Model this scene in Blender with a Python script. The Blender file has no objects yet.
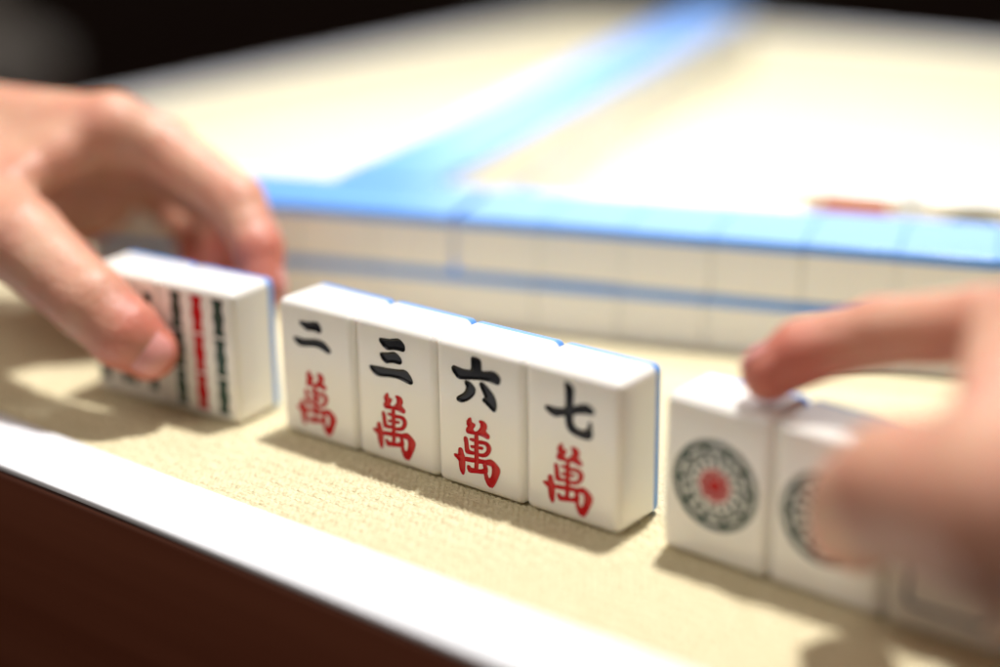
import bpy, math, random
import numpy as np
random.seed(7); rng = np.random.default_rng(7)
S = 0.001                                   # everything below is written in millimetres, the scene is in metres
scene = bpy.context.scene
COL = scene.collection

# ------------------------------------------------------------------ camera
cam_d = bpy.data.cameras.new('camera'); cam = bpy.data.objects.new('camera', cam_d); COL.objects.link(cam)
scene.camera = cam
CP = np.array((318.567, -300.908, 180.340)); YAW, PITCH, ROLL = 0.66521, 1.23616, -0.01178
def rz(a): return np.array([[math.cos(a), -math.sin(a), 0], [math.sin(a), math.cos(a), 0], [0, 0, 1.]])
def rx(a): return np.array([[1, 0, 0], [0, math.cos(a), -math.sin(a)], [0, math.sin(a), math.cos(a)]])
from mathutils import Matrix, Vector
Rm = rz(YAW) @ rx(PITCH) @ rz(ROLL)
M = Matrix([list(r) + [0] for r in Rm] + [[0, 0, 0, 1]]); M.translation = Vector(CP * S)
cam.matrix_world = M
cam_d.sensor_width = 36; cam_d.lens = 56.373
cam_d.clip_start = 0.02; cam_d.clip_end = 50
cam_d.dof.use_dof = True; cam_d.dof.focus_distance = 0.425; cam_d.dof.aperture_fstop = 2.15

# ------------------------------------------------------------------ world, lamps, exposure
world = bpy.data.worlds.new("World"); scene.world = world; world.use_nodes = True
bg = world.node_tree.nodes['Background']; bg.inputs[0].default_value = (1.0, 0.86, 0.72, 1); bg.inputs[1].default_value = 0.12
def lamp(name, kind, loc, target, power, color, **kw):
    d = bpy.data.lights.new(name, kind); o = bpy.data.objects.new(name, d); COL.objects.link(o)
    d.energy = power; d.color = color
    for k, v in kw.items(): setattr(d, k, v)
    o.location = Vector(loc) * S
    o.rotation_euler = (Vector(target) * S - o.location).to_track_quat('-Z', 'Y').to_euler()
    return o
lamp('ceiling_spotlight', 'SPOT', (60, 270, 1080), (20, 60, 0), 72, (1.0, 0.985, 0.96), spot_size=math.radians(62), spot_blend=0.9, shadow_soft_size=0.026)
lamp('table_spotlight', 'SPOT', (-200, 700, 1150), (-150, 490, 0), 98, (0.95, 0.96, 1.0), spot_size=math.radians(50), spot_blend=1.0, shadow_soft_size=0.03)
lamp('front_fill_light', 'AREA', (-380, -850, 1250), (40, 0, 20), 7.6, (1.0, 0.93, 0.86), shape='DISK', size=0.9)  # added soft fill from the viewer's side, lifts the shaded tile fronts
lamp('back_sheen_light', 'AREA', (-1000, 2400, 850), (0, 300, 0), 7.5, (0.93, 0.97, 1.0), shape='RECTANGLE', size=1.6, size_y=0.8)  # unseen area lamp added behind the table for sheen on cloth and blue backs
scene.view_settings.view_transform = 'Standard'; scene.view_settings.look = 'None'
scene.view_settings.exposure = 0.0; scene.view_settings.gamma = 1.0; scene.view_settings.use_curve_mapping = False
scene.render.engine = 'CYCLES'
scene.render.resolution_x = 1024; scene.render.resolution_y = 683

# ------------------------------------------------------------------ helpers
def tag(o, label=None, cat=None, group=None, kind=None):
    for k, v in (('label', label), ('category', cat), ('group', group), ('kind', kind)):
        if v: o[k] = v
    return o
def empty(name, loc=(0, 0, 0), rot=(0, 0, 0)):
    o = bpy.data.objects.new(name, None); COL.objects.link(o); o.empty_display_size = 0.01
    o.location = Vector(loc) * S; o.rotation_euler = rot
    return o
def mesh_obj(name, V, F, mat, parent=None, smooth=True, sharp=None):
    V = np.asarray(V, float) * S
    me = bpy.data.meshes.new(name)
    if isinstance(F, np.ndarray):
        n, k = F.shape
        me.vertices.add(len(V)); me.vertices.foreach_set('co', V.ravel())
        me.loops.add(n * k); me.loops.foreach_set('vertex_index', F.astype(np.int32).ravel())
        me.polygons.add(n); me.polygons.foreach_set('loop_start', np.arange(0, n * k, k, dtype=np.int32))
        me.polygons.foreach_set('loop_total', np.full(n, k, np.int32))
        me.update(calc_edges=True); me.validate()
    else:
        me.from_pydata([tuple(v) for v in V], [], [tuple(f) for f in F]); me.update()
    me.materials.append(mat)
    if smooth:
        me.polygons.foreach_set('use_smooth', np.ones(len(me.polygons), bool))
        if sharp: me.set_sharp_from_angle(angle=math.radians(sharp))
    o = bpy.data.objects.new(name, me); COL.objects.link(o)
    if parent: o.parent = parent
    return o
def dup_tree(o, parent=None):
    c = o.copy(); COL.objects.link(c); c.parent = parent
    for ch in o.children: dup_tree(ch, c)
    return c

# ------------------------------------------------------------------ materials
def mat(name, color, rough=0.5, **kw):
    m = bpy.data.materials.new(name); m.use_nodes = True
    b = m.node_tree.nodes['Principled BSDF']
    b.inputs['Base Color'].default_value = (*color, 1); b.inputs['Roughness'].default_value = rough
    for k, v in kw.items(): b.inputs[k].default_value = v
    return m
def N(m, t, **kw):
    n = m.node_tree.nodes.new(t)
    for k, v in kw.items():
        if k.startswith('_'): setattr(n, k[1:], v)
        else: n.inputs[k.replace('0', ' ')].default_value = v
    return n
def L(m, a, b): m.node_tree.links.new(a, b)
def bsdf(m): return m.node_tree.nodes['Principled BSDF']
def noise_color(m, c1, c2, scale, detail=4, lo=0.35, hi=0.65):
    tc = N(m, 'ShaderNodeTexCoord'); no = N(m, 'ShaderNodeTexNoise', Scale=scale, Detail=detail)
    cr = N(m, 'ShaderNodeValToRGB'); cr.color_ramp.elements[0].position = lo; cr.color_ramp.elements[1].position = hi
    cr.color_ramp.elements[0].color = (*c1, 1); cr.color_ramp.elements[1].color = (*c2, 1)
    L(m, tc.outputs['Object'], no.inputs['Vector']); L(m, no.outputs['Fac'], cr.inputs['Fac'])
    L(m, cr.outputs['Color'], bsdf(m).inputs['Base Color'])
    return tc, no, cr
def noise_bump(m, scale, strength, dist, detail=3):
    tc = N(m, 'ShaderNodeTexCoord'); no = N(m, 'ShaderNodeTexNoise', Scale=scale, Detail=detail)
    bu = N(m, 'ShaderNodeBump', Strength=strength, Distance=dist)
    L(m, tc.outputs['Object'], no.inputs['Vector']); L(m, no.outputs['Fac'], bu.inputs['Height'])
    L(m, bu.outputs['Normal'], bsdf(m).inputs['Normal'])
    return no
IVORY = mat('ivory_acrylic', (0.87, 0.845, 0.80), 0.2, **{'Subsurface Weight': 0.35, 'Subsurface Scale': 0.002, 'Coat Weight': 0.3, 'Coat Roughness': 0.08})
bsdf(IVORY).inputs['Subsurface Radius'].default_value = (1, .8, .6)
noise_bump(IVORY, 90, 0.06, 0.0004)
BLUE = mat('blue_acrylic', (0.13, 0.34, 0.80), 0.38, **{'Coat Weight': 0.4, 'Coat Roughness': 0.06})
INK_K = mat('black_enamel', (0.005, 0.005, 0.007), 0.14, **{'Specular IOR Level': 0.25})
INK_R = mat('red_enamel', (0.52, 0.005, 0.010), 0.16, **{'Specular IOR Level': 0.28})
INK_O = mat('orange_enamel', (0.62, 0.16, 0.07), 0.35)
INK_G = mat('dark_green_enamel', (0.02, 0.055, 0.04), 0.25)
INK_P = mat('violet_blue_enamel', (0.05, 0.04, 0.16), 0.25)
MAT = mat('woven_cream_cloth', (0.70, 0.60, 0.40), 0.85)
noise_color(MAT, (0.66, 0.57, 0.35), (0.80, 0.71, 0.48), 700, 3)
if 1:
    m = MAT; tc = N(m, 'ShaderNodeTexCoord'); mp = N(m, 'ShaderNodeMapping'); mp.inputs['Scale'].default_value = (1, 1, 1)
    br = N(m, 'ShaderNodeTexBrick', Scale=1.0); br.inputs['Brick Width'].default_value = 0.0017; br.inputs['Row Height'].default_value = 0.0011
    br.inputs['Mortar Size'].default_value = 0.0003; br.inputs['Mortar Smooth'].default_value = 1.0
    no = N(m, 'ShaderNodeTexNoise', Scale=2500, Detail=2); ad = N(m, 'ShaderNodeMath', _operation='ADD')
    bu = N(m, 'ShaderNodeBump', Strength=0.6, Distance=0.0004)
    L(m, tc.outputs['Object'], mp.inputs['Vector']); L(m, mp.outputs['Vector'], br.inputs['Vector']); L(m, tc.outputs['Object'], no.inputs['Vector'])
    L(m, br.outputs['Fac'], ad.inputs[0]); L(m, no.outputs['Fac'], ad.inputs[1]); L(m, ad.outputs[0], bu.inputs['Height']); bu.invert = True
    L(m, bu.outputs['Normal'], bsdf(m).inputs['Normal'])
RIM = mat('white_laminate', (0.80, 0.80, 0.83), 0.35); noise_bump(RIM, 400, 0.05, 0.0003)
WOOD = mat('dark_red_brown_wood', (0.06, 0.015, 0.006), 0.3, **{'Coat Weight': 0.3, 'Coat Roughness': 0.2})
if 1:
    m = WOOD; tc, no, cr = noise_color(m, (0.13, 0.036, 0.018), (0.17, 0.052, 0.027), 9, 4)
    mp = N(m, 'ShaderNodeMapping'); mp.inputs['Scale'].default_value = (0.25, 3, 6)
    L(m, tc.outputs['Object'], mp.inputs['Vector']); L(m, mp.outputs['Vector'], no.inputs['Vector'])
FLOOR = mat('dark_carpet', (0.012, 0.009, 0.008), 1.0, **{'Specular IOR Level': 0.05}); noise_color(FLOOR, (0.016, 0.008, 0.006), (0.034, 0.016, 0.012), 6)
GREYF = mat('grey_upholstery', (0.10, 0.09, 0.085), 0.9); noise_color(GREYF, (0.55, 0.51, 0.48), (0.65, 0.61, 0.57), 60)
def skin(name, base, red):
    m = mat(name, base, 0.45, **{'Specular IOR Level': 0.45, 'Subsurface Weight': 0.55, 'Subsurface Scale': 0.010})
    b = bsdf(m); b.inputs['Subsurface Radius'].default_value = (1.0, 0.32, 0.18)
    tc = N(m, 'ShaderNodeTexCoord'); no = N(m, 'ShaderNodeTexNoise', Scale=60, Detail=4)
    at = N(m, 'ShaderNodeAttribute', _attribute_name='fingertip')
    mr = N(m, 'ShaderNodeMapRange'); mr.inputs['From Min'].default_value = .3; mr.inputs['From Max'].default_value = .7; mr.inputs['To Max'].default_value = .55
    L(m, tc.outputs['Object'], no.inputs['Vector']); L(m, no.outputs['Fac'], mr.inputs['Value'])
    ad = N(m, 'ShaderNodeMath', _operation='ADD', _use_clamp=True); L(m, mr.outputs[0], ad.inputs[0]); L(m, at.outputs['Fac'], ad.inputs[1])
    mx = N(m, 'ShaderNodeMix', _data_type='RGBA'); mx.inputs[6].default_value = (*base, 1); mx.inputs[7].default_value = (*red, 1)
    L(m, ad.outputs[0], mx.inputs[0]); L(m, mx.outputs[2], b.inputs['Base Color'])
    n2 = N(m, 'ShaderNodeTexVoronoi', Scale=700); n3 = N(m, 'ShaderNodeTexNoise', Scale=230, Detail=5, Distortion=.6)
    b3 = N(m, 'ShaderNodeBump', Strength=0.6, Distance=0.0010); L(m, tc.outputs['Object'], n3.inputs['Vector']); L(m, n3.outputs['Fac'], b3.inputs['Height'])
    bu = N(m, 'ShaderNodeBump', Strength=0.3, Distance=0.0004); L(m, b3.outputs['Normal'], bu.inputs['Normal'])
    L(m, tc.outputs['Object'], n2.inputs['Vector']); L(m, n2.outputs['Distance'], bu.inputs['Height']); L(m, bu.outputs['Normal'], b.inputs['Normal'])
    return m
SKIN = skin('skin', (0.62, 0.36, 0.245), (0.56, 0.19, 0.135))
NAIL = mat('fingernail', (0.70, 0.30, 0.27), 0.35, **{'Subsurface Weight': 0.3, 'Subsurface Scale': 0.003})

# ------------------------------------------------------------------ the floor and the table
def box_obj(name, lo, hi, m, parent=None, bevel=1.5, seg=3):
    x0, y0, z0 = lo; x1, y1, z1 = hi
    V = [(x0, y0, z0), (x1, y0, z0), (x1, y1, z0), (x0, y1, z0), (x0, y0, z1), (x1, y0, z1), (x1, y1, z1), (x0, y1, z1)]
    F = [(0, 3, 2, 1), (4, 5, 6, 7), (0, 1, 5, 4), (1, 2, 6, 5), (2, 3, 7, 6), (3, 0, 4, 7)]
    o = mesh_obj(name, V, F, m, parent, smooth=False)
    if bevel:
        import bmesh
        bm = bmesh.new(); bm.from_mesh(o.data)
        bmesh.ops.bevel(bm, geom=bm.edges[:], offset=bevel * S, segments=seg, affect='EDGES', profile=0.5)
        bm.to_mesh(o.data); bm.free()
        o.data.polygons.foreach_set('use_smooth', np.ones(len(o.data.polygons), bool)); o.data.set_sharp_from_angle(angle=math.radians(50))
    return o
fl = mesh_obj('floor', [(-20000, -5000, -760), (20000, -5000, -760), (20000, 30000, -760), (-20000, 30000, -760)], [(0, 1, 2, 3)], FLOOR, smooth=False)
tag(fl, kind='structure')

TX0, TX1, TY0, TY1 = -462, 440, -68.5, 800
tb = tag(empty('game_table', (-11, 415, -760)), 'square game table with cream woven playing surface, white rim and dark wood frame', 'table')
TO = np.array((-11, 415, -760))
def tpart(name, lo, hi, m, **k):
    return box_obj(name, np.array(lo) - TO, np.array(hi) - TO, m, tb, **k)
RW = 24
# woven cloth: fine relief near the standing tiles, plain further off
xs = np.concatenate([np.linspace(TX0 + RW - 1, -93, 12), np.arange(-90, 205, .36), np.linspace(208, TX1 - RW + 1, 10)])
ys = np.concatenate([np.arange(TY0 + RW - 1, 24, .36), np.linspace(27, TY1 - RW + 1, 40)])
X, Y = np.meshgrid(xs, ys, indexing='ij')
row = np.floor(Y / 1.5); u = X / 2.1 + 0.5 * (row % 2) + .06 * np.sin(X * .7 + row)
Z = 0.8 * np.abs(np.sin(np.pi * u)) ** .8 * np.abs(np.sin(np.pi * Y / 1.5)) ** .8 * (0.75 + .25 * np.sin(row * 2.3 + np.floor(u) * 1.7))
msk = (X > -90) & (X < 205) & (Y < 24)
Z = np.where(msk, Z - .68, -.03) 
nx, ny = X.shape; idx = np.arange(nx * ny).reshape(nx, ny)
F = np.stack([idx[:-1, :-1], idx[1:, :-1], idx[1:, 1:], idx[:-1, 1:]], -1).reshape(-1, 4)
mesh_obj('playing_cloth', np.stack([X, Y, Z], -1).reshape(-1, 3) - TO, F, MAT, tb)
tpart('table_board', (TX0 + 21, TY0 + 21, -24), (TX1 - 21, TY1 - 21, -1.1), WOOD, bevel=0)
for lo, hi in [((TX0, TY0, -.6), (TX1, TY0 + RW, 1.5)), ((TX0, TY1 - RW, -6), (TX1, TY1, 2.0)),
               ((TX0, TY0 + RW + .01, -6), (TX0 + RW, TY1 - RW - .01, 1.99)), ((TX1 - RW, TY0 + RW + .01, -6), (TX1, TY1 - RW - .01, 1.99))]:
    tpart('white_rim', lo, hi, RIM, bevel=.7)
for lo, hi in [((TX0 + 1, TY0 + 1, -120), (TX1 - 1, TY0 + 20, -.7)), ((TX0 + 1, TY1 - 20, -120), (TX1 - 1, TY1 - 1, -.7)),
               ((TX0 + 1, TY0 + 20.1, -119), (TX0 + 20, TY1 - 20.1, -.7)), ((TX1 - 20, TY0 + 20.1, -119), (TX1 - 1, TY1 - 20.1, -.7))]:
    tpart('wooden_apron', lo, hi, WOOD, bevel=3)
for x in (TX0 + 30, TX1 - 30):
    for y in (TY0 + 30, TY1 - 30): tpart('leg', (x - 30, y - 30, -760), (x + 30, y + 30, -25), WOOD, bevel=4)

# ------------------------------------------------------------------ tiles
W, D, H, R0 = 30.0, 20.1, 41.8, 2.4
SPLIT = D - 3.9
def cube_grid(xs, ys, zs):
    """surface grid of a box, welded"""
    V = []; Fq = []
    def face(a, b, fn, flip):
        n0 = len(V); na, nb = len(a), len(b)
        for p in a:
            for q in b: V.append(fn(p, q))
        for i in range(na - 1):
            for j in range(nb - 1):
                f = [n0 + i * nb + j, n0 + (i + 1) * nb + j, n0 + (i + 1) * nb + j + 1, n0 + i * nb + j + 1]
                Fq.append(f[::-1] if flip else f)
    face(xs, zs, lambda p, q: (p, ys[0], q), False); face(xs, zs, lambda p, q: (p, ys[-1], q), True)
    face(ys, zs, lambda p, q: (xs[0], p, q), True); face(ys, zs, lambda p, q: (xs[-1], p, q), False)
    face(xs, ys, lambda p, q: (p, q, zs[0]), True); face(xs, ys, lambda p, q: (p, q, zs[-1]), False)
    return np.array(V, float), np.array(Fq)
def weld(V, F):
    key = np.round(V * 1000).astype(np.int64); _, first, inv = np.unique(key, axis=0, return_index=True, return_inverse=True)
    return V[first], inv.reshape(-1)[F]
def rounded_box(R0):
    e = R0 * (1 - np.tan(np.radians(45 * (1 - np.arange(0, 6) / 5.0))))       # arc samples
    def ax(Ln, extra=()): return np.array(sorted(set(np.round(list(e) + list(extra) + list(Ln - e), 5))))
    mids = lambda Ln: [R0 + .25, Ln - R0 - .25]
    V, F = cube_grid(ax(W, mids(W)), ax(D, [SPLIT]), ax(H, mids(H)))
    V, F = weld(V, F)
    inner = np.clip(V, R0, np.array((W, D, H)) - R0); d = V - inner
    return inner + R0 * d / np.maximum(np.linalg.norm(d, axis=1, keepdims=True), 1e-9), F
BOXV, BOXF = rounded_box(R0)
OFF = np.array((W / 2, D / 2, 0))
def compact(V, F):
    u, inv = np.unique(F, return_inverse=True); return V[u], inv.reshape(F.shape)
def poly_sdf(P, X, Z):
    P = np.array(P); P = smooth_poly(P); Q = np.roll(P, -1, 0)
    d = np.full(X.shape, 1e9); ins = np.zeros(X.shape, bool)
    for (ax_, az), (bx, bz) in zip(P, Q):
        ex, ez = bx - ax_, bz - az; wx, wz = X - ax_, Z - az
        t = np.clip((wx * ex + wz * ez) / max(ex * ex + ez * ez, 1e-12), 0, 1)
        d = np.minimum(d, (wx - t * ex) ** 2 + (wz - t * ez) ** 2)
        c = ((az > Z) != (bz > Z)) & (X < ex * (Z - az) / (ez if abs(ez) > 1e-12 else 1e-12) + ax_)
        ins ^= c
    return np.where(ins, -1, 1) * np.sqrt(d)
def smooth_poly(P):
    for _ in range(2):                                     # corner cutting
        Q = np.roll(P, -1, 0); P = np.stack([.78 * P + .22 * Q, .22 * P + .78 * Q], 1).reshape(-1, 2)
    return P
def polys(Ps, grow=.12, dx=0, dz=0):
    def f(X, Z):
        d = np.full(X.shape, 1e9)
        for P in Ps: d = np.minimum(d, poly_sdf(np.array(P) + (dx, dz), X, Z))
        return d - grow
    return f
BODY_BASE = None
def tile_meshes(layers, h=0.15, depth=0.5):
    """layers: [(part name, material, sdf function)] cut as grooves into the front face"""
    global BODY_BASE
    c = BOXV[BOXF].mean(1)
    body = BOXF[c[:, 1] < SPLIT]; back = BOXF[c[:, 1] > SPLIT]
    out = []
    lo = R0 + .25
    def cap(y, flip):
        a = 0.0; P = [(R0 * .3, y, R0 * .3), (W - R0 * .3, y, R0 * .3), (W - R0 * .3, y, H - R0 * .3), (R0 * .3, y, H - R0 * .3)]
        return np.array(P), np.array([[3, 2, 1, 0]] if flip else [[0, 1, 2, 3]])
    if layers:
        cc = BOXV[body].mean(1)
        front = (cc[:, 1] < 1e-4) & (cc[:, 0] > lo) & (cc[:, 0] < W - lo) & (cc[:, 2] > lo) & (cc[:, 2] < H - lo)
        body = body[~front]
        gx = np.linspace(lo, W - lo, int((W - 2 * lo) / h) + 1); gz = np.linspace(lo, H - lo, int((H - 2 * lo) / h) + 1)
        GX, GZ = np.meshgrid(gx, gz, indexing='ij')
        sds = [f(GX, GZ) for _, _, f in layers]; d = np.min(sds, axis=0)
        g0, g1 = np.gradient(d, gx, gz); nrm = np.maximum(np.hypot(g0, g1), .3)
        snap = (np.abs(d) < .5 * h); snap[0] = snap[-1] = False; snap[:, 0] = snap[:, -1] = False
        GX2 = np.where(snap, GX - d * g0 / nrm ** 2, GX); GZ2 = np.where(snap, GZ - d * g1 / nrm ** 2, GZ)
        dd = np.where(snap, 0, d)
        t = np.clip(-dd / .75, 0, 1); Yd = depth * (1 - (1 - t) ** 2)
        n0, n1 = GX.shape; I = np.arange(n0 * n1).reshape(n0, n1)
        FF = np.stack([I[:-1, :-1], I[1:, :-1], I[1:, 1:], I[:-1, 1:]], -1).reshape(-1, 4)
        GV = np.stack([GX2, Yd, GZ2], -1).reshape(-1, 3)
        n = len(BOXV); V = np.concatenate([BOXV, GV]); Fb = np.concatenate([body, FF + n])
        out.append(('body', IVORY, *compact(V, Fb)))
        which = np.argmin(sds, axis=0)
        fc = dd.reshape(-1)[FF].mean(1); fw = which.reshape(-1)[FF]
        for k, (nm, mt, _) in enumerate(layers):
            sel = FF[(fc < -.001) & (np.round(fw.mean(1)) == k) & (fw.min(1) == fw.max(1)) | ((fc < -.001) & (fw.max(1) == k) & (fw.min(1) != k))]
            if len(sel) == 0: continue
            GP = GV.copy(); GP[:, 1] -= .025
            out.append((nm, mt, *compact(GP, sel)))
    else:
        out.append(('body', IVORY, *compact(BOXV, body)))
    cv, cf = cap(SPLIT - .02, True)
    b = out[0]; out[0] = (b[0], b[1], np.concatenate([b[2], cv]), np.concatenate([b[3], cf + len(b[2])]))
    bv, bf = compact(BOXV, back); cv, cf = cap(SPLIT + .02, False)
    out.append(('back', BLUE, np.concatenate([bv, cv]), np.concatenate([bf, cf + len(bv)])))
    return out
def make_tile(layers, loc, rot, label, group=None, h=.15):
    t = tag(empty('mahjong_tile', loc, rot), label, 'mahjong tile', group)
    for nm, mt, V, F in tile_meshes(layers, h): mesh_obj(nm, V - OFF, F, mt, t)
    return t
# glyph outlines, traced from the tiles' faces, in millimetres on the face
WAN=[[(12.17,21.55),(12.44,20.99),(12.51,20.14),(13.78,20.0),(13.56,19.18),(12.93,18.5),(13.04,18.01),(13.73,17.66),(14.44,18.08),(14.99,18.56),(15.62,19.52),(15.44,20.51),(14.92,21.18),(15.66,21.5),(16.88,21.38),(17.68,20.72),(17.75,19.7),(17.25,19.05),(17.44,18.48),(18.05,18.22),(18.65,17.67),(18.43,16.86),(17.82,16.63),(16.39,16.93),(14.96,17.1),(13.3,16.86),(11.85,16.74),(10.81,16.69),(10.41,17.36),(10.72,18.13),(11.28,18.79),(10.75,19.19),(10.77,20.06),(11.32,20.89)],[(10.08,15.59),(10.91,15.31),(11.21,14.05),(11.34,12.33),(11.74,11.73),(13.61,11.79),(13.6,11.08),(11.72,10.73),(10.25,10.64),(9.98,11.63),(9.9,13.37),(9.64,14.89)],[(13.44,17.24),(14.68,17.37),(14.7,14.59),(14.63,11.07),(14.69,9.67),(14.57,8.23),(14.33,6.58),(13.2,6.28),(13.33,8.26),(13.36,9.68),(13.3,12.83)],[(11.82,15.44),(13.69,15.66),(13.68,14.85),(12.43,14.71),(11.73,14.96)],[(11.98,13.37),(13.65,13.62),(13.63,12.92),(12.38,12.67),(11.97,12.91)],[(14.39,15.35),(15.96,15.68),(17.8,15.73),(18.81,14.94),(19.12,13.97),(18.56,12.61),(17.52,11.47),(15.87,10.9),(14.3,10.91),(14.31,11.69),(15.88,11.81),(16.92,12.29),(17.55,13.22),(17.57,14.27),(16.76,14.83),(14.37,14.43)],[(14.35,13.63),(16.13,13.91),(16.41,13.63),(16.11,13.13),(14.34,12.92)],[(9.6,9.4),(13.36,9.86),(15.85,10.15),(17.91,10.34),(17.89,9.29),(15.83,8.99),(13.34,8.68),(9.57,8.26)],[(17.09,10.3),(18.95,11.03),(20.36,10.46),(22.17,8.84),(21.53,6.75),(20.27,4.12),(19.43,2.9),(18.68,2.55),(17.58,3.2),(16.78,4.58),(16.4,6.6),(17.23,6.89),(17.64,6.4),(17.91,5.42),(18.44,5.31),(18.98,5.88),(19.3,7.38),(19.28,8.78),(18.71,9.15),(17.07,9.07)],[(10.8,7.24),(11.64,7.28),(11.84,6.73),(13.3,6.83),(15.38,7.03),(16.55,7.7),(16.15,8.65),(16.25,9.56),(17.08,9.6),(17.67,8.35),(17.85,6.99),(17.02,6.27),(15.36,5.97),(13.27,5.59),(11.59,5.24),(10.97,5.5),(10.62,6.48)],[(7.75,11.41),(8.39,11.82),(9.14,11.59),(9.41,10.42),(9.93,9.49),(9.97,7.73),(9.78,4.83),(9.38,4.01),(8.83,4.04),(8.14,5.11),(7.84,6.45),(7.79,7.87),(7.25,8.26),(6.21,8.88),(6.14,9.39),(6.86,9.65),(7.7,9.44)]]
SIX=[[(12.92,38.73),(14.52,38.78),(15.75,38.46),(15.83,37.01),(15.87,35.39),(17.28,35.41),(19.75,36.11),(21.14,35.83),(22.17,34.89),(22.08,33.69),(21.45,33.2),(20.05,33.38),(18.3,33.58),(16.18,33.48),(13.33,32.96),(10.45,32.4),(8.28,32.0),(7.39,32.61),(6.5,33.62),(6.24,34.46),(6.72,34.95),(7.98,34.75),(9.78,34.49),(11.94,34.67),(12.95,35.04),(13.06,36.99)],[(10.79,31.58),(12.04,31.42),(13.28,30.66),(13.8,29.73),(13.23,28.4),(11.95,27.05),(10.3,25.91),(8.83,25.42),(7.82,25.64),(7.76,26.08),(8.69,26.81),(9.98,27.65),(10.91,28.76),(11.3,30.05),(10.6,31.03)],[(15.98,32.25),(16.86,32.07),(18.26,31.05),(19.65,29.89),(20.5,28.61),(20.83,26.9),(20.45,25.47),(19.92,25.25),(18.88,25.99),(17.65,26.89),(16.42,27.5),(17.32,28.1),(17.5,28.35),(16.99,29.57),(16.13,30.86),(15.72,31.66)]]
SEVEN=[[(13.16,38.53),(13.97,38.43),(15.44,37.63),(15.6,36.53),(15.45,34.51),(15.3,32.33),(16.6,32.64),(18.21,33.45),(19.82,33.89),(21.1,33.43),(22.07,32.52),(21.6,31.93),(19.83,31.84),(17.9,31.52),(15.47,30.74),(15.31,29.32),(15.49,27.64),(16.47,26.73),(17.94,26.37),(19.55,26.63),(20.52,27.44),(20.67,28.62),(20.92,29.4),(21.15,28.46),(21.16,27.32),(21.49,26.25),(21.18,25.31),(20.22,24.84),(17.95,24.79),(15.66,25.23),(14.18,26.16),(13.68,27.77),(13.51,29.75),(12.03,29.54),(10.38,28.85),(9.05,28.96),(7.72,29.66),(6.99,30.5),(8.06,30.75),(9.72,30.57),(11.7,30.81),(13.51,31.42),(13.66,33.8),(13.59,36.64)]]
THREE=[[(9.82,37.0),(11.66,37.2),(13.99,37.37),(15.66,37.9),(16.82,38.19),(17.95,37.72),(18.89,36.87),(18.91,35.57),(18.17,35.29),(16.87,35.4),(14.88,35.24),(12.87,34.63),(11.56,35.07),(10.44,36.02)],[(10.11,32.78),(11.63,32.97),(13.47,33.36),(15.16,33.99),(16.29,33.57),(17.25,32.86),(17.64,32.02),(17.42,31.39),(16.53,31.3),(15.04,31.32),(13.37,31.04),(12.08,30.55),(11.04,31.12),(10.24,32.01)],[(5.76,28.15),(7.53,28.22),(10.57,28.49),(13.93,28.69),(16.59,29.02),(18.59,29.46),(19.88,29.09),(20.82,27.98),(21.49,26.81),(21.14,26.28),(19.77,26.29),(17.82,26.77),(15.84,26.99),(13.17,26.79),(9.79,26.17),(8.1,26.2),(6.62,27.08)]]
TWO=[[(9.25,36.06),(10.61,35.99),(12.72,36.18),(14.85,36.72),(16.2,36.88),(17.04,36.14),(17.56,35.12),(17.22,34.41),(16.33,34.37),(15.0,34.6),(13.5,34.4),(11.98,34.16),(10.52,34.83),(9.51,35.42)],[(6.41,30.66),(7.79,30.72),(9.91,30.58),(12.96,31.03),(15.39,31.54),(17.47,31.58),(18.92,31.09),(20.04,30.19),(20.87,29.34),(20.4,28.79),(19.08,28.96),(17.34,29.62),(15.58,29.93),(13.16,29.65),(9.79,28.94),(8.27,28.97),(7.11,29.77)]]
ROW = 'standing tiles in the middle of the front row'
CENTX = -0.0
def wan(numeral): return [('numeral', INK_K, polys(numeral, .42)), ('suit_character', INK_R, polys(WAN))]
for i, (g, lab) in enumerate([(TWO, 'ivory tile with two black strokes above a red character'), (THREE, 'ivory tile with three black strokes above a red character'),
                     (SIX, 'ivory tile with black four-stroke numeral six above a red character'), (SEVEN, 'ivory tile with black numeral seven above a red character, blue edge showing')]):
    rot = (0, 0, random.uniform(-.006, .006))
    make_tile(wan(g), (15 + 30.05 * i, D / 2 + (0, .25, -.15, 0)[i], 0.0), rot, lab, ROW, h=(.18, .14, .13, .14)[i])

# --- circle tiles of the right-hand group
def ring(r0, r1): return lambda X, Z: np.abs(np.hypot(X - 15, Z - 20.9) - (r0 + r1) / 2) - (r1 - r0) / 2
def rosette():
    def f(X, Z):
        x, z = X - 15, Z - 20.9; r = np.hypot(x, z); a = np.arctan2(z, x)
        d = np.abs(r - 10.9) - .85                                            # outer ring
        k = 10; aa = (a + np.pi / k) % (2 * np.pi / k) - np.pi / k
        d = np.minimum(d, np.hypot(r * np.cos(aa) - 9.6, r * np.sin(aa)) - .75)      # beads
        d = np.minimum(d, np.abs(r - 8.7) - .38)
        k = 16; aa = (a + np.pi / k) % (2 * np.pi / k) - np.pi / k
        band = np.abs(r - 6.9) - 1.9
        petal = np.hypot((r * np.cos(aa) - 7.0) / 2.1, r * np.sin(aa) / .72) - 1      # pale petals left standing
        return np.minimum(d, np.maximum(band, -petal * .7))
    return f
def heart():
    def f(X, Z):
        x, z = X - 15, Z - 20.9; r = np.hypot(x, z); a = np.arctan2(z, x)
        d = r - (4.3 + .35 * np.cos(8 * a))
        k = 6; aa = (a + np.pi / k) % (2 * np.pi / k) - np.pi / k
        g = np.abs(np.hypot(r * np.cos(aa) - 2.6, r * np.sin(aa)) - .75) - .12
        return np.maximum(d, -g)
    return f
DOT = [('circle_pattern', INK_G, rosette()), ('circle_centre', INK_R, heart())]
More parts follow.
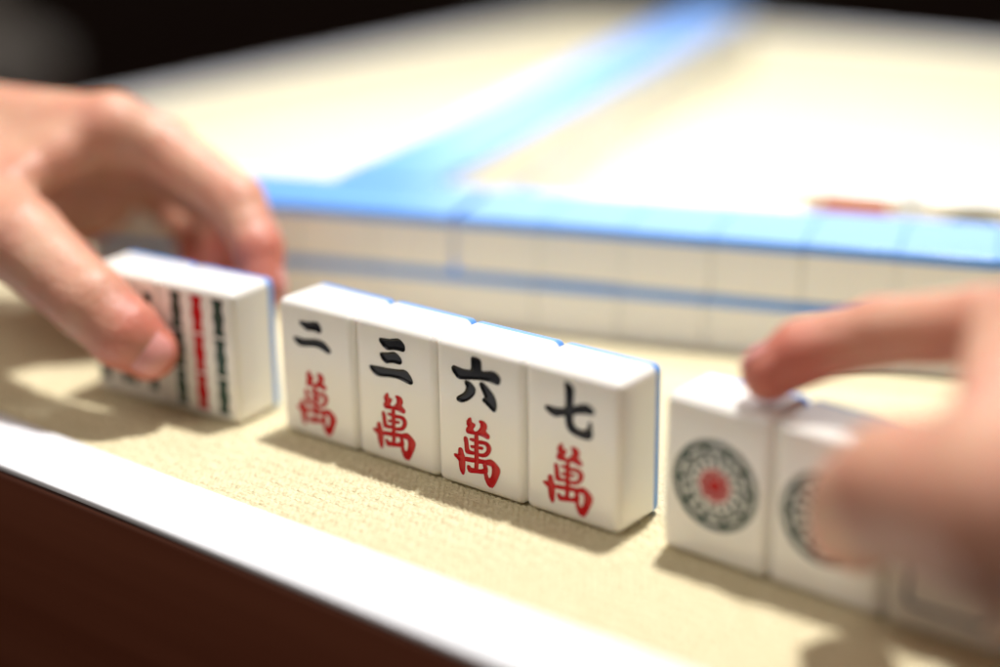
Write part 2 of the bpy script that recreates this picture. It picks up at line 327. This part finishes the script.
def rframe(X, Z):
    qx = np.abs(X - 15) - 7.5; qz = np.abs(Z - 20.9) - 12.5
    d = np.hypot(np.maximum(qx, 0), np.maximum(qz, 0)) + np.minimum(np.maximum(qx, qz), 0) - 2.5
    return np.abs(d + .6) - .6
RG = 'standing tiles in the right hand'
ra = -.024
def rpos(k, lift=0): 
    u, v = 15 + 30.1 * k, D / 2; return (131.3 + math.cos(ra) * u - math.sin(ra) * v, 2.2 + math.sin(ra) * u + math.cos(ra) * v, lift)
make_tile(DOT, rpos(0), (0, 0, ra), 'ivory tile with large round green and red rosette, whole face in view', RG, h=.2)
make_tile(DOT, rpos(1), (0, 0, ra - .008), 'ivory tile whose round rosette is half covered by the right thumb', RG, h=.2)
make_tile([('frame_mark', INK_P, rframe)], rpos(2), (0, 0, ra), 'shaded ivory tile behind the right thumb, with a dark violet frame mark', RG, h=.25)

# --- bamboo tiles of the left-hand group
def stick(x, z, ang=0, ln=11.4, w=1.95):
    ca, sa = math.cos(ang), math.sin(ang)
    def f(X, Z):
        dx, dz = X - x, Z - z; v = dx * -sa + dz * ca; uu = dx * ca + dz * sa
        ww = w * (0.80 + .28 * np.abs(np.cos(v / ln * 2 * np.pi)) ** 2)
        qx, qv = np.abs(uu) - ww, np.abs(v) - ln / 2
        return np.hypot(np.maximum(qx, 0), np.maximum(qv, 0)) + np.minimum(np.maximum(qx, qv), 0) - .15
    return f
nine = [('bamboo_stick', (INK_G, INK_R, INK_G)[c], stick(7.2 + 8.5 * c, 8.3 + 12.5 * r)) for c in range(3) for r in range(3)]
eight = [('bamboo_stick', INK_G, stick(x, z, a, ln, 1.7)) for x, z, a, ln in
         [(4.6, 29.5, 0, 14), (25.4, 29.5, 0, 14), (11.2, 30, -.5, 13), (18.8, 30, .5, 13), (4.6, 12, 0, 14), (25.4, 12, 0, 14), (11.2, 11.5, .5, 13), (18.8, 11.5, -.5, 13)]]
LG = 'standing tiles in the left hand'
la = .09
def lpos(k): 
    u, v = -15 - 30.1 * k, D / 2; return (-12.4 + math.cos(la) * u - math.sin(la) * v, -6.2 + math.sin(la) * u + math.cos(la) * v, 0)
make_tile(nine, lpos(0), (0, 0, la), 'ivory tile with three columns of black, red and green bamboo sticks', LG, h=.2)
make_tile(eight, lpos(1), (0, 0, la + .01), 'ivory tile with slanting dark bamboo sticks, mostly hidden by the left thumb', LG, h=.2)

# --- the two walls of face-down tiles
wa = .325
uu = np.array((math.cos(wa), math.sin(wa))); vv = np.array((-math.sin(wa), math.cos(wa)))
W0 = np.array((30.0, 122.0))
proto = None
def wall_tile(cx, cy, z, ang, label, group):
    global proto
    global BOXV, BOXF
    if proto is None:
        BOXV, BOXF = rounded_box(0.75)
        proto = o = make_tile([], (0, 0, 0), (0, 0, 0), label, group)
        BOXV, BOXF = rounded_box(R0)
    else: o = dup_tree(proto)
    tag(o, label, 'mahjong tile', group)
    # lying face down: the tile's own origin is the middle of its foot edge, turned so that the blue back is on top
    o.rotation_euler = (math.radians(90), 0, ang)
    # local (x, y, z) -> (x, -z, y): foot edge to the far side
    o.location = Vector((cx - math.sin(ang) * (H / 2), cy + math.cos(ang) * (H / 2), z + D / 2)) * S
    return o
def ordn(n): return ('first', 'second', 'third', 'fourth', 'fifth', 'sixth', 'seventh', 'eighth', 'ninth', 'tenth', 'eleventh', 'twelfth', 'thirteenth')[n - 1]
GAPK = 0
for k in range(-5, 7):
    for lay in (0, 1):
        sh = 0.0
        if lay == 1: sh = -1.2 if k < GAPK else 1.4
        s = (k + .5) * 30.02 + sh - 53
        jit = random.uniform(-.5, .5)
        c = W0 + uu * s + vv * (H / 2 + jit)
        side = f'{ordn(k + 1 - GAPK)} right of the pale gap' if k >= GAPK else f'{ordn(GAPK - k)} left of the pale gap'
        wall_tile(c[0], c[1], lay * (D + .05), wa + random.uniform(-.004, .004),
                  f'blue-backed tile, {"upper" if lay else "lower"} layer of near wall, {side}', 'face-down tiles of the near wall')
# far wall runs away at a right angle
wb = .275
ub = np.array((math.cos(wb), math.sin(wb))); vb = np.array((-math.sin(wb), math.cos(wb)))
F0 = W0 + uu * (-119) + vv * (H + 5)
for k in range(17):
    for lay in (0, 1):
        s = (k + .5) * 30.03; c = F0 + vb * s + ub * (H / 2 + random.uniform(-.5, .5))
        wall_tile(c[0], c[1], lay * (D + .05), wb + math.pi / 2 + random.uniform(-.004, .004),
                  f'blurred blue-backed tile in the {"upper" if lay else "lower"} layer of the far wall', f'{"upper" if lay else "lower"} tiles of the far wall')

# --- discarded tiles lying face up behind the near wall
def face_up(layers, x, y, ang, label):
    t = make_tile(layers, (0, 0, 0), (0, 0, 0), label, 'discarded tiles behind the near wall', h=.3)
    t.rotation_euler = (math.radians(-90), 0, ang)
    t.location = Vector((x - math.sin(ang) * (-H / 2), y + math.cos(ang) * (-H / 2), D / 2 + .1)) * S
    return t
BIGR = [('orange_mark', INK_O, lambda X, Z: np.minimum(np.maximum(np.abs(X - 15) - 12, np.abs(Z - 22) - 14), np.maximum(np.abs(X - 15) - 3, np.abs(Z - 20.9) - 18)))]
def on_edge(layers, x, y, ang, label):
    """tile standing on its long narrow side, printed face towards the viewer; (x, y) is its left front corner"""
    t = make_tile(layers, (0, 0, 0), (0, 0, 0), label, 'discarded tiles behind the near wall', h=.3)
    t.rotation_euler = (0, math.radians(90), ang)
    t.location = Vector((x - math.sin(ang) * D / 2, y + math.cos(ang) * D / 2, W / 2 + .1)) * S
    return t
on_edge(BIGR, 38, 251, .30, 'tile with a large orange mark standing on its side behind the near wall')
on_edge(DOT, 83, 264, .36, 'round-rosette tile standing on its side behind the near wall, at right edge')
face_up(nine, 62, 335, .5, 'discarded bamboo tile lying face up behind the two tiles on their sides')
# ------------------------------------------------------------------ a chair beyond the table's far left edge
ch = tag(empty('chair', (-2560, 1480, -760), (0, 0, 1.2)), 'grey upholstered chair, a blurred shape beyond the far left table edge', 'chair')
box_obj('seat', (-230, -230, 400), (230, 230, 480), GREYF, ch, bevel=25)
box_obj('backrest', (-225, 190, 500), (225, 245, 980), GREYF, ch, bevel=22)
for x in (-200, 200):
    for y in (-200, 200): box_obj('leg', (x - 18, y - 18, 0), (x + 18, y + 18, 398), WOOD, ch, bevel=4)
    box_obj('back_post', (x - 14, 205, 470), (x + 14, 230, 510), WOOD, ch, bevel=3)
# ------------------------------------------------------------------ hands: smooth union of tapered bones, meshed with surface nets
def cone_sdf(P, a, b, ra, rb):
    a = np.array(a, float); b = np.array(b, float); ab = b - a; l2 = float(ab @ ab)
    pa = P - a; t = np.clip((pa @ ab) / l2, 0, 1)
    return np.linalg.norm(pa - t[..., None] * ab, axis=-1) - (ra + (rb - ra) * t)
def smin(a, b, k):
    h = np.maximum(k - np.abs(a - b), 0) / k
    return np.minimum(a, b) - h * h * k * .25
class Field:
    def __init__(s, lo, hi, h):
        s.lo = np.array(lo, float); s.h = h; s.n = np.ceil((np.array(hi) - s.lo) / h).astype(int) + 1
        s.axes = [s.lo[i] + h * np.arange(s.n[i]) for i in range(3)]
    def blank(s): return np.full(s.n, 60.0, np.float32)
    def add(s, A, a, b, ra, rb, k):
        pad = max(ra, rb) + k + 3
        lo = np.minimum(a, b) - pad; hi = np.maximum(a, b) + pad
        i0 = np.maximum(((lo - s.lo) / s.h).astype(int), 0); i1 = np.minimum(((hi - s.lo) / s.h).astype(int) + 2, s.n)
        if (i1 <= i0).any(): return
        sl = tuple(slice(p, q) for p, q in zip(i0, i1))
        G = np.stack(np.meshgrid(*[s.axes[i][sl[i]] for i in range(3)], indexing='ij'), -1)
        A[sl] = smin(A[sl], cone_sdf(G, a, b, ra, rb).astype(np.float32), k)
    def chain(s, A, pts, k):
        for (p, q) in zip(pts[:-1], pts[1:]): s.add(A, np.array(p[:3], float), np.array(q[:3], float), p[3], q[3], k)
    def mesh(s, A):
        ins = A < 0; nx, ny, nz = A.shape
        cnt = np.zeros((nx - 1, ny - 1, nz - 1), np.int8)
        for i in (0, 1):
            for j in (0, 1):
                for k in (0, 1): cnt += ins[i:nx - 1 + i, j:ny - 1 + j, k:nz - 1 + k]
        act = (cnt > 0) & (cnt < 8); vid = np.full(act.shape, -1, np.int64); C = np.argwhere(act); vid[act] = np.arange(len(C))
        acc = np.zeros((len(C), 3)); num = np.zeros(len(C))
        cor = [(i, j, k) for i in (0, 1) for j in (0, 1) for k in (0, 1)]
        for a in cor:
            for ax in range(3):
                if a[ax]: continue
                b = list(a); b[ax] = 1
                va = A[C[:, 0] + a[0], C[:, 1] + a[1], C[:, 2] + a[2]]; vb = A[C[:, 0] + b[0], C[:, 1] + b[1], C[:, 2] + b[2]]
                m = (va < 0) != (vb < 0); t = np.where(m, va / np.where(m, va - vb, 1), 0)
                p = np.array(a, float) + np.zeros((len(C), 3)); p[:, ax] += t
                acc[m] += p[m]; num[m] += 1
        V = s.lo + s.h * (C + acc / num[:, None])
        F = []
        for ax in range(3):
            o1, o2 = [(1, 2), (2, 0), (0, 1)][ax]
            sl0 = [slice(None)] * 3; sl1 = [slice(None)] * 3; sl0[ax] = slice(0, -1); sl1[ax] = slice(1, None)
            e = ins[tuple(sl0)] != ins[tuple(sl1)]; E = np.argwhere(e)
            E = E[(E[:, o1] > 0) & (E[:, o2] > 0) & (E[:, o1] < A.shape[o1] - 1) & (E[:, o2] < A.shape[o2] - 1)]
            def cell(d1, d2):
                q = E.copy(); q[:, o1] -= d1; q[:, o2] -= d2; return vid[q[:, 0], q[:, 1], q[:, 2]]
            f = np.stack([cell(1, 1), cell(0, 1), cell(0, 0), cell(1, 0)], 1)
            fl = ~ins[E[:, 0], E[:, 1], E[:, 2]]
            f[fl] = f[fl][:, ::-1]; F.append(f)
        return V, np.concatenate(F)
def nail(parent, base, A, B, up, r, w, ln, back):
    """curved plate on the distal phalanx A->B (B = fingertip centre)"""
    A = np.array(A, float); B = np.array(B, float); ax = (B - A) / np.linalg.norm(B - A)
    up = np.array(up, float); up -= ax * (up @ ax); up /= np.linalg.norm(up); sd = np.cross(ax, up)
    V = []; nu, nv = 13, 13
    for i in range(nu):
        for j in range(nv):
            s = i / (nu - 1); t = j / (nv - 1) * 2 - 1
            wid = w / 2 * (1 - .25 * max(0, .35 - s) / .35) * math.sqrt(max(0, 1 - max(0, (s - .75) / .30) ** 2))
            ang = t * wid / r; along = -back + s * ln
            rr = r + .35 if along < 0 else math.sqrt(max((r + .35) ** 2 - along ** 2, 9))
            rr -= .9 * (1 - s) ** 3 
            V.append(B + ax * along + rr * (up * math.cos(ang) + sd * math.sin(ang)))
    F = [(i * nv + j, (i + 1) * nv + j, (i + 1) * nv + j + 1, i * nv + j + 1) for i in range(nu - 1) for j in range(nv - 1)]
    o = mesh_obj('fingernail', np.array(V) - np.array(base), F, NAIL, parent)
    so = o.modifiers.new('thickness', 'SOLIDIFY'); so.thickness = .0007; so.offset = 0
    return o
def build_hand(label, palm, fingers, lo, hi, h, base, kp=12, kf=7):
    f = Field(lo, hi, h)
    P = f.blank()
    for a, b, ra, rb in palm: f.add(P, np.array(a, float), np.array(b, float), ra, rb, kp)
    tot = P.copy()
    for ch_ in fingers:
        A = f.blank(); f.chain(A, ch_, 2.2)
        A = smin(A, P, kf); tot = smin(tot, A, 1.0)
    V, F = f.mesh(tot)
    tips = np.array([c[-1][:3] for c in fingers])
    dist = np.min(np.linalg.norm(V[:, None] - tips[None], axis=2), axis=1)
    root = tag(mesh_obj('hand', V - np.array(base), F, SKIN), label, 'hand')
    root.location = Vector(base) * S
    at = root.data.attributes.new('fingertip', 'FLOAT', 'POINT'); at.data.foreach_set('value', np.clip(1 - (dist - 6) / 18, 0, 1).astype(np.float32))
    return root
# ---- left hand
WL = (-186, 2, 70)
l_index = [(-97, 24, 76, 10.8), (-84, 33, 69, 9.8), (-54, 36, 54.5, 9.3), (-41, 32, 42, 8.2), (-35, 27.5, 31, 7.2)]
l_middle = [(-110, 36, 66, 10.5), (-86, 50, 50, 9.3), (-70, 45, 40, 8.2), (-58, 30, 29, 7.2)]
l_ring = [(-124, 46, 56, 10), (-116, 62, 40, 9.2), (-98, 57, 30.5, 8.4), (-80, 41, 25, 7.2)]
l_pinky = [(-140, 50, 40, 9.5), (-158, 58, 36, 8.4), (-156, 46, 28, 7.2), (-149, 36, 31, 6.4)]
l_thumb = [(-132, -16, 58, 16), (-86, -24.5, 50.2, 13.8), (-54, -25, 36.6, 11.4), (-43, -22, 28, 10.8), (-38, -17.5, 22, 9.0)]
l_palm = [((-180, 0, 70), (-97, 22, 76), 17, 10.5), ((-182, 8, 66), (-110, 36, 66), 17, 10.5), ((-186, 14, 60), (-124, 46, 56), 16, 10),
          ((-188, 18, 54), (-140, 50, 40), 15, 10), ((-176, 6, 46), (-146, 40, 34), 14, 10), ((-184, -6, 62), (-132, -16, 58), 18, 16), ((-135, -6, 60), (-106, -8, 64), 12, 7),
          ((-135, 8, 64), (-104, 6, 69), 12, 7), ((-150, 10, 50), (-126, 32, 44), 14, 10), ((-184, 2, 66), (-225, -30, 62), 22, 21), ((-180, 10, 64), (-225, -22, 62), 20, 20),
          ((-225, -30, 62), (-330, -130, 58), 22, 30), ((-225, -22, 62), (-330, -112, 58), 20, 30), ((-330, -122, 58), (-430, -215, 56), 32, 36)]
BL = (-97, 24, 0)
left = build_hand('left hand with thumb on the bamboo tiles and fingers curled behind them', l_palm,
                  [l_index, l_middle, l_ring, l_pinky, l_thumb], (-480, -265, 10), (-15, 105, 110), 1.25, BL)
nail(left, BL, l_thumb[-2][:3], l_thumb[-1][:3], (0.62, -0.85, 0.55), 9.1, 13.5, 15, 9)
nail(left, BL, l_index[-2][:3], l_index[-1][:3], (0.5, 0.9, 0.3), 7.3, 11, 12, 7)

# ---- right hand
r_index = [(221, 13, 74, 9.8), (202, 19, 68.0, 8.8), (177.5, 20, 61.5, 8.0), (162, 14, 55.2, 7.6), (155.3, 10, 49.4, 6.8)]
r_middle = [(228, 30, 72, 11), (200, 46, 58, 9.3), (204, 40, 42, 8.3), (213, 30, 34, 7.5)]
r_ring = [(237, 46, 62, 10), (213, 62, 48, 8.8), (214, 54, 33, 8), (222, 40, 26, 7)]
r_pinky = [(247, 58, 50, 9), (228, 72, 38, 8), (226, 64, 26, 7), (232, 50, 20, 6.5)]
r_thumb = [(256, -44, 60, 21), (235, -42, 56, 19), (207.5, -31, 48.5, 14.8), (196, -21, 38.5, 12.3), (189.5, -11, 28, 10)]
r_palm = [((296, -60, 72), (222, 12, 76), 18, 10.5), ((300, -50, 72), (228, 29, 71), 17, 10.5), ((304, -42, 68), (237, 45, 61), 16, 10),
          ((308, -36, 64), (247, 57, 50), 15, 9.5), ((296, -74, 64), (256, -46, 66), 18, 17), ((262, -32, 66), (228, 4, 70), 13, 8), ((212, 6, 71), (226, -34, 63), 7.5, 9),
          ((270, -20, 56), (240, 20, 56), 15, 12), ((262, -38, 48), (236, -18, 40), 18, 13), ((300, -70, 56), (258, -36, 46), 20, 18), ((290, -60, 46), (236, -25, 38), 20, 15), ((300, -62, 68), (330, -110, 66), 22, 22), ((306, -52, 66), (338, -104, 66), 20, 20),
          ((334, -107, 66), (400, -210, 62), 24, 31), ((342, -102, 66), (410, -204, 62), 22, 31), ((405, -207, 62), (460, -300, 60), 33, 37)]
BR = (222, 12, 0)
right = build_hand('right hand with forefinger on top of the rosette tiles and thumb before them', r_palm,
                   [r_index, r_middle, r_ring, r_pinky, r_thumb], (140, -345, 8), (510, 100, 115), 1.25, BR)
nail(right, BR, r_thumb[-2][:3], r_thumb[-1][:3], (-0.1, -1, 0.5), 10.1, 13.5, 14, 8)
nail(right, BR, r_index[-2][:3], r_index[-1][:3], (-0.8, 0.1, 0.8), 6.7, 11, 12, 7)
for o in (left, right):
    for c in o.children: c.data.materials[0] = NAIL
